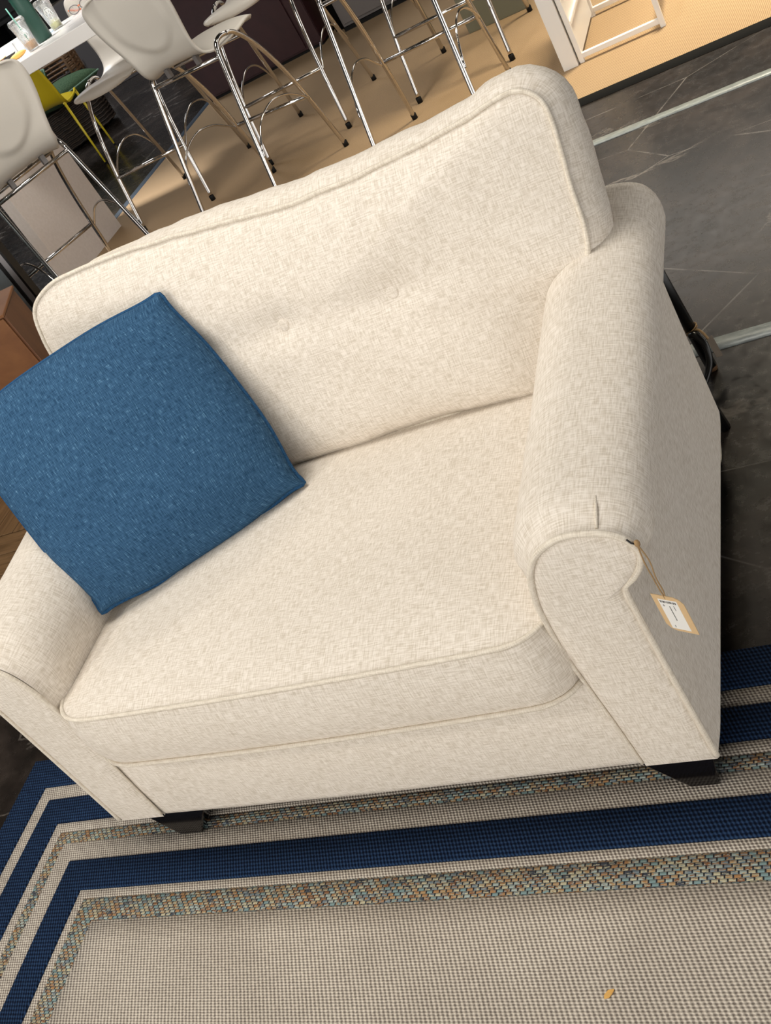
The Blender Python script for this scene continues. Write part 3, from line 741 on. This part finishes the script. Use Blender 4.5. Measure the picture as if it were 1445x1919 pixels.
# ---------------------------------------------------------------- yellow chair
yc = thing('yellow_chair', 'yellow moulded plastic chair with thin yellow legs on the stone floor', 'chair', (-4.62, 6.50, 0), radians(19))
YP = [(.245, .535, .14), (.235, .548, .19), (.19, .553, .225), (.05, .542, .25), (-.08, .540, .258), (-.16, .555, .262), (-.215, .605, .266), (-.25, .71, .268), (-.28, .85, .255), (-.295, .93, .225), (-.30, .955, .15)]
shell_mesh('seat_shell', M['yellow'], yc, YP, .035, -.05, .010, False)
for s in (-1, 1):
    MB().tube(catmull([(s*.235, -.22, .525), (s*.245, -.05, .512), (s*.248, .12, .515), (s*.245, .22, .53)], 5), .010, 8).build('side_rail', M['yellowmetal'], yc)
    for y0, y1 in ((-.22, -.255), (.22, .255)):
        lg = MB().tube([(s*.24, y0, .525), (s*.245, y1, .004)], [.0115, .008], 8).build('leg', M['yellowmetal'], yc)
        MB().lathe([(.0003, 0), (.010, 0), (.010, .012), (.0003, .013)], 10, (s*.245, y1, .0003)).build('foot_cap', M['rubber'], lg)

# ---------------------------------------------------------------- wicker armchair + cushion
wk = thing('wicker_armchair', 'dark brown woven wicker armchair behind the yellow chair', 'armchair', (-5.45, 7.75, 0), radians(-30))
def wring(z, a, b_, n=40): return [(a*abs(cos(2*pi*k/n))**.7*(1 if cos(2*pi*k/n) >= 0 else -1), b_*abs(sin(2*pi*k/n))**.7*(1 if sin(2*pi*k/n) >= 0 else -1), z) for k in range(n)]
b = MB(); b.grid([wring(z, .40+.03*z, .38+.03*z) for z in (.02, .1, .2, .3, .36)], True); b.face(list(range(4*40, 5*40)), None, False); b.build('seat_body', M['wicker'], wk)
for k in range(11):
    z = .03 + .032*k
    MB().tube([(q[0]*(1+.012*sin(i*pi)), q[1], z + .006*(i % 2)) for i, q in enumerate(wring(z, .412+.03*z, .392+.03*z))], .011, 6, True).build('woven_strand', M['wicker'], wk)
for k in range(12):
    z = .38 + .036*k
    P_ = [((.45 + .05*(z-.38))*cos(a), (.42 + .05*(z-.38))*sin(a), z) for a in [radians(20 + 14*i) for i in range(11)]]
    MB().tube(P_, .014, 6).build('woven_strand', M['cane'] if k > 3 else M['wicker'], wk)
for i in range(11):
    a = radians(20 + 14*i); MB().tube([(.45*cos(a), .42*sin(a), .34), (.47*cos(a), .445*sin(a), .80)], .012, 6).build('stake', M['cane'], wk)
def simple_cushion(name, label, loc, rz, sx, sy, h, tilt=0):
    t = thing(name, label, 'cushion', loc, rz); t.rotation_euler = (tilt, 0, rz)
    n = 20; us2 = [sin(pi/2*(-1+2*i/n)) for i in range(n+1)]
    for sd in (1, -1):
        b = MB(); b.grid([[(u*sx, v*sy, h/2 + sd*h/2*((1-u**4)*(1-v**4))**.5) for u in us2] for v in us2], flip=(sd < 0))
        b.build('cover', M['greencloth'], t)
    e = [(sx*cos(2*pi*k/4+pi/4)*1.414, sy*sin(2*pi*k/4+pi/4)*1.414, h/2) for k in range(4)]
    MB().tube(resample([Vector(q) for q in e], 40, True), .007, 6, True).build('piping', M['greentrim'], t)
    return t
simple_cushion('green_cushion', 'plump green cushion lying on the wicker seat', (-5.15, 7.55, .37), radians(-25), .30, .28, .17)
simple_cushion('green_cushion', 'dark green cushion leaning against the wicker back', (-5.55, 7.85, .46), radians(-30), .26, .20, .13, radians(62))

# ---------------------------------------------------------------- cabinets behind the stools
cb = thing('red_cabinet', 'dark red cabinet standing at the carpet edge behind the stools', 'cabinet', (-2.76, 6.75, 0.006))
MB().b2(-.54, .54, -.245, .3, .02, .95).build('cabinet_body', M['burgundy'], cb, bevel=.003)
MB().b2(-.535, .40, -.258, -.246, .035, .94).build('door_panel', M['burgundy'], cb, bevel=.002)
MB().b2(.412, .538, -.258, -.246, .035, .94).build('door_panel', M['burgundy'], cb, bevel=.002)
MB().b2(-.53, .53, -.235, .29, 0, .02).build('plinth', M['rubber'], cb)
cb = thing('grey_cabinet', 'grey metal cabinet on a black plinth right of the dark red cabinet', 'cabinet', (-1.75, 6.80, 0.006))
MB().b2(-.30, .30, -.25, .3, .028, .80).build('cabinet_body', M['greymetal'], cb, bevel=.003)
MB().b2(-.285, .285, -.262, -.252, .05, .78).build('door_panel', M['greymetal'], cb, bevel=.002)
MB().b2(-.30, .30, -.262, .29, 0, .026).build('plinth', M['rubber'], cb)
MB().tube([(.22, -.27, .45), (.22, -.29, .46), (.22, -.29, .58), (.22, -.27, .59)], .006, 8).build('handle', M['chrome'], cb)
t = thing('storage_bin', 'tall black bin squeezed between the red and grey cabinets', 'bin', (-2.13, 6.72, .006))
MB().lathe([(.0005, 0), (.055, 0), (.066, .55), (.070, .55), (.070, .57), (.060, .57), (.0005, .56)], 20).build('bin_body', M['rubber'], t); MB().lathe([(.0005, .585), (.05, .582), (.072, .57), (.072, .555)], 20).build('lid', M['black'], t)
t = thing('sage_panel', 'sage green panel board standing on the carpet behind the far stool', 'panel', (-.585, 5.0, .006), radians(-6))
MB().b2(-.185, .185, -.012, .012, 0, .52).build('board', M['sage'], t, bevel=.003)
for s in (-1, 1): MB().b2(s*.12-.02, s*.12+.02, .012, .17, 0, .02).build('foot', M['sage'], t)
MB().b2(-.185, .185, -.016, .016, .52, .535).build('top_trim', M['sage'], t)

# grey unit with small white boxes seen under the table
t = thing('grey_rack', 'dark grey rack unit with a black slot seen under the high table', 'rack', (-6.0, 9.6, 0))
MB().b2(-.1, .75, -.15, .35, 0, .95).build('rack_body', M['darkgrey'], t, bevel=.004); MB().b2(-.26, -.1, -.12, .35, 0, .95).build('slot_column', M['rubber'], t); MB().b2(-.36, -.26, -.15, .35, 0, .95).build('side_post', M['darkgrey'], t)
for k, (z, x, w_) in enumerate(((.10, -.06, .06), (.19, -.09, .07), (.34, -.08, .05), (.47, -.11, .06), (.62, -.09, .05), (.08, -.33, .10), (.18, -.32, .07), (.36, -.31, .05))):
    MB().b2(x-w_/2, x+w_/2, -.19, -.151, z, z+.055).build('clip_block', M['white2'] if k in (1, 5, 6) else M['greymetal'], t, bevel=.004)

# dark desk with drawers and a chrome frame chair beyond the table
t = thing('black_desk', 'black desk with tan wooden drawers beyond the high table', 'desk', (-6.9, 10.6, 0), radians(12))
MB().b2(-.75, .65, -.35, .35, 1.02, 1.06).build('desk_top', M['rubber'], t, bevel=.004)
MB().b2(-.70, -.66, -.33, .33, 0, 1.02).build('side_panel', M['rubber'], t); MB().b2(.58, .62, -.33, .33, 0, 1.02).build('side_panel', M['rubber'], t); MB().b2(-.66, .58, .30, .33, 0, 1.02).build('back_panel', M['rubber'], t)
for k in range(3):
    z = 1.075 + .085*k; MB().b2(-.25, .45, -.10, .2, z, z+.055).build('drawer_front', M['stick'], t, bevel=.004); MB().b2(-.27, .47, -.08, .22, z+.055, z+.085).build('drawer_rail', M['rubber'], t)
t = thing('desk_stand', 'chrome jointed stand on the black desk beyond the high table', 'stand', (-6.75, 10.3, 1.06))
MB().lathe([(.0005, 0), (.07, 0), (.07, .015), (.015, .025), (.0005, .026)], 20).build('base', M['chrome'], t)
MB().tube([(0, 0, .02), (-.02, 0, .30), (.10, -.02, .50)], .012, 8).build('arm', M['chrome'], t); MB().tube([(.03, -.02, .12), (.16, -.05, .24)], .016, 8).build('crossbar', M['chrome'], t)
MB().tube([(-.09, -.03, .22), (.05, -.03, .31)], .014, 8).build('crossbar', M['alu'], t)

# ---------------------------------------------------------------- white shelf frame at the right
t = thing('white_shelf', 'white slatted shelf frame standing on the tan carpet behind the armchair', 'shelf', (0, 3.76, .006))
MB().b2(-.062, .006, -.03, .04, 0, .70).build('post', M['white'], t, bevel=.002)
MB().b2(.012, .034, -.016, .006, 0, .72).build('upright', M['white'], t, bevel=.002)
MB().b2(.012, .034, .545, .567, 0, .72).build('upright', M['white'], t, bevel=.002)
MB().b2(.375, .397, -.016, .006, 0, .16).build('upright', M['white'], t, bevel=.002); MB().b2(.375, .397, .545, .567, 0, .16).build('upright', M['white'], t, bevel=.002)
MB().b2(.034, .375, -.016, .006, .018, .040).build('floor_bar', M['white'], t, bevel=.002); MB().b2(.034, .375, .545, .567, .018, .040).build('floor_bar', M['white'], t, bevel=.002)
MB().b2(.375, .397, .006, .545, .140, .160).build('floor_bar', M['white'], t, bevel=.002)
MB().b2(.014, .022, .006, .545, .02, .70).build('side_panel', M['white'], t)
for z in (.16, .28, .40, .52): MB().b2(.022, .034, .012, .545, z, z+.018).build('side_slat', M['white'], t, bevel=.003)

# ---------------------------------------------------------------- brown wooden chest, framed mirror, plank platform at the left
cx0, cy0, cz0 = -1.90, 1.96, .60
t = thing('wooden_chest', 'orange brown wooden chest at the left edge behind the blue pillow', 'chest', (cx0-.45, cy0+.2, 0))
b = MB(); F_ = [(.45, -.2), (.30, .085), (-.75, .085), (-.75, -.2)]
b.v = [(x, y, 0) for x, y in F_] + [(x, y, cz0-.012) for x, y in F_]
for k in range(4): b.face([k, (k+1) % 4, 4+(k+1) % 4, 4+k], None, False)
b.face([4, 5, 6, 7], None, False); b.face([3, 2, 1, 0], None, False)
b.build('chest_body', M['cherryshade'], t, bevel=.004)
MB().b2(-.745, .438, -.209, -.2005, .02, cz0-.016).build('front_board', M['cherry'], t, bevel=.003)
b = MB(); F2 = [(.456, -.212), (.304, .091), (-.756, .091), (-.756, -.212)]
b.v = [(x, y, cz0-.0118) for x, y in F2] + [(x, y, cz0) for x, y in F2]
for k in range(4): b.face([k, (k+1) % 4, 4+(k+1) % 4, 4+k], None, False)
b.face([4, 5, 6, 7], None, False); b.face([3, 2, 1, 0], None, False)
b.build('lid', M['cherry'], t, bevel=.003)
t = thing('framed_mirror', 'tall mirror panel with black and silver frame standing behind the wooden chest', 'mirror', (-2.6, 2.5, 0))
MB().b2(-.6, .34, -.006, .006, .03, 1.0).build('glass', M['mirror'], t)
MB().b2(.34, .358, -.02, .02, 0, 1.02).build('frame_stile', M['black'], t); MB().b2(.359, .392, -.016, .02, 0, 1.02).build('frame_stile', M['alu'], t); MB().b2(.393, .406, -.02, .02, 0, 1.02).build('frame_stile', M['black'], t)
MB().b2(-.6, .34, -.02, .02, 0, .03).build('frame_rail', M['black'], t); MB().b2(-.6, .406, -.02, .02, 1.02, 1.04).build('frame_rail', M['black'], t)
MB().b2(-.05, .0, .02, .32, 0, .03).build('rear_foot', M['black'], t)
t = thing('plank_platform', 'low brown oak plank platform on the floor left of the armchair', 'platform', (-2.4, 1.2, 0))
x = -.75; k = 0
pw_ = .062
while x < 1.0:
    MB().b2(x, x+pw_-.003, .193, .55, 0, .012 + .0012*(k % 2)).build('plank', M['oak'], t, bevel=.0012); x += pw_; k += 1
for k in range(6):
    MB().b2(-.75, 1.0, .19-(k+1)*.062, .19-k*.062-.003, 0, .012 + .001*(k % 2)).build('plank', wood('oak_cross_%d' % k, (0.10, 0.055, 0.022), (0.225, 0.13, 0.06), (5, 70, 20), .5) if k == 0 else bpy.data.materials['oak_cross_0'], t, bevel=.0012)

# ---------------------------------------------------------------- black metal side table peeking out behind the armchair
t = thing('black_side_table', 'black metal table legs with a curled brace showing behind the armchair arm', 'table', (0.35, 1.15, 0))
def tb_(pts, r, nm, m=M['black']): return MB().tube([tuple(Vector(q)-Vector((.35, 1.15, 0))) for q in pts], r, 10).build(nm, m, t)
lg = tb_([(.607, 1.195, .012), (.560, 1.195, .46)], .014, 'leg'); tb_([(.608, 1.195, .001), (.6065, 1.195, .02)], .0125, 'foot_cap', M['cane'])
tb_([(.634, .955, .001), (.560, .975, .46)], .016, 'leg'); tb_([(.10, 1.32, .001), (.15, 1.30, .46)], .014, 'leg'); tb_([(.10, .955, .001), (.15, .975, .46)], .014, 'leg')
tb_(catmull([(.594, 1.175, .125), (.606, 1.165, .128), (.622, 1.150, .105), (.622, 1.130, .070), (.606, 1.10, .045), (.585, 1.06, .035), (.55, 1.0, .03)], 6), .0085, 'brace')
MB().b2(-.22, .215, -.19, .17, .46, .475).build('table_top', M['black'], t, bevel=.004)
for k in range(2):
    tb_([(.594 + .0175*cos(2*pi*i/14), 1.195 + .0175*sin(2*pi*i/14), .128 + .005*k + .006*cos(2*pi*i/14)) for i in range(15)], .0016, 'twine_wrap', M['twine'])
tb_(catmull([(.608, 1.18, .133), (.618, 1.165, .14), (.628, 1.155, .132), (.634, 1.15, .118)], 4), .003, 'twine_wrap', M['twine'])
b = MB(); b.v = [(.278, .004, .118), (.292, .012, .118), (.298, .016, .052), (.284, .006, .058)]; b.face([0, 1, 2, 3], None, False); b.build('paper_tag', mat('taupe_card', (0.20, 0.16, 0.12), 0.8), t, solid=.001)

# ---------------------------------------------------------------- crumb on the rug
t = thing('leaf_scrap', 'tiny tan scrap lying on the oatmeal middle of the rug', 'scrap', (.462, -.345, .0092), .6)
b = MB(); b.v = [(-.010, -.002, 0), (-.002, -.005, .001), (.008, -.002, .003), (.011, .002, .001), (.002, .005, .0025), (-.007, .003, .001)]; b.face(range(6), None, False); b.build('scrap', M['snack'], t, solid=.001)
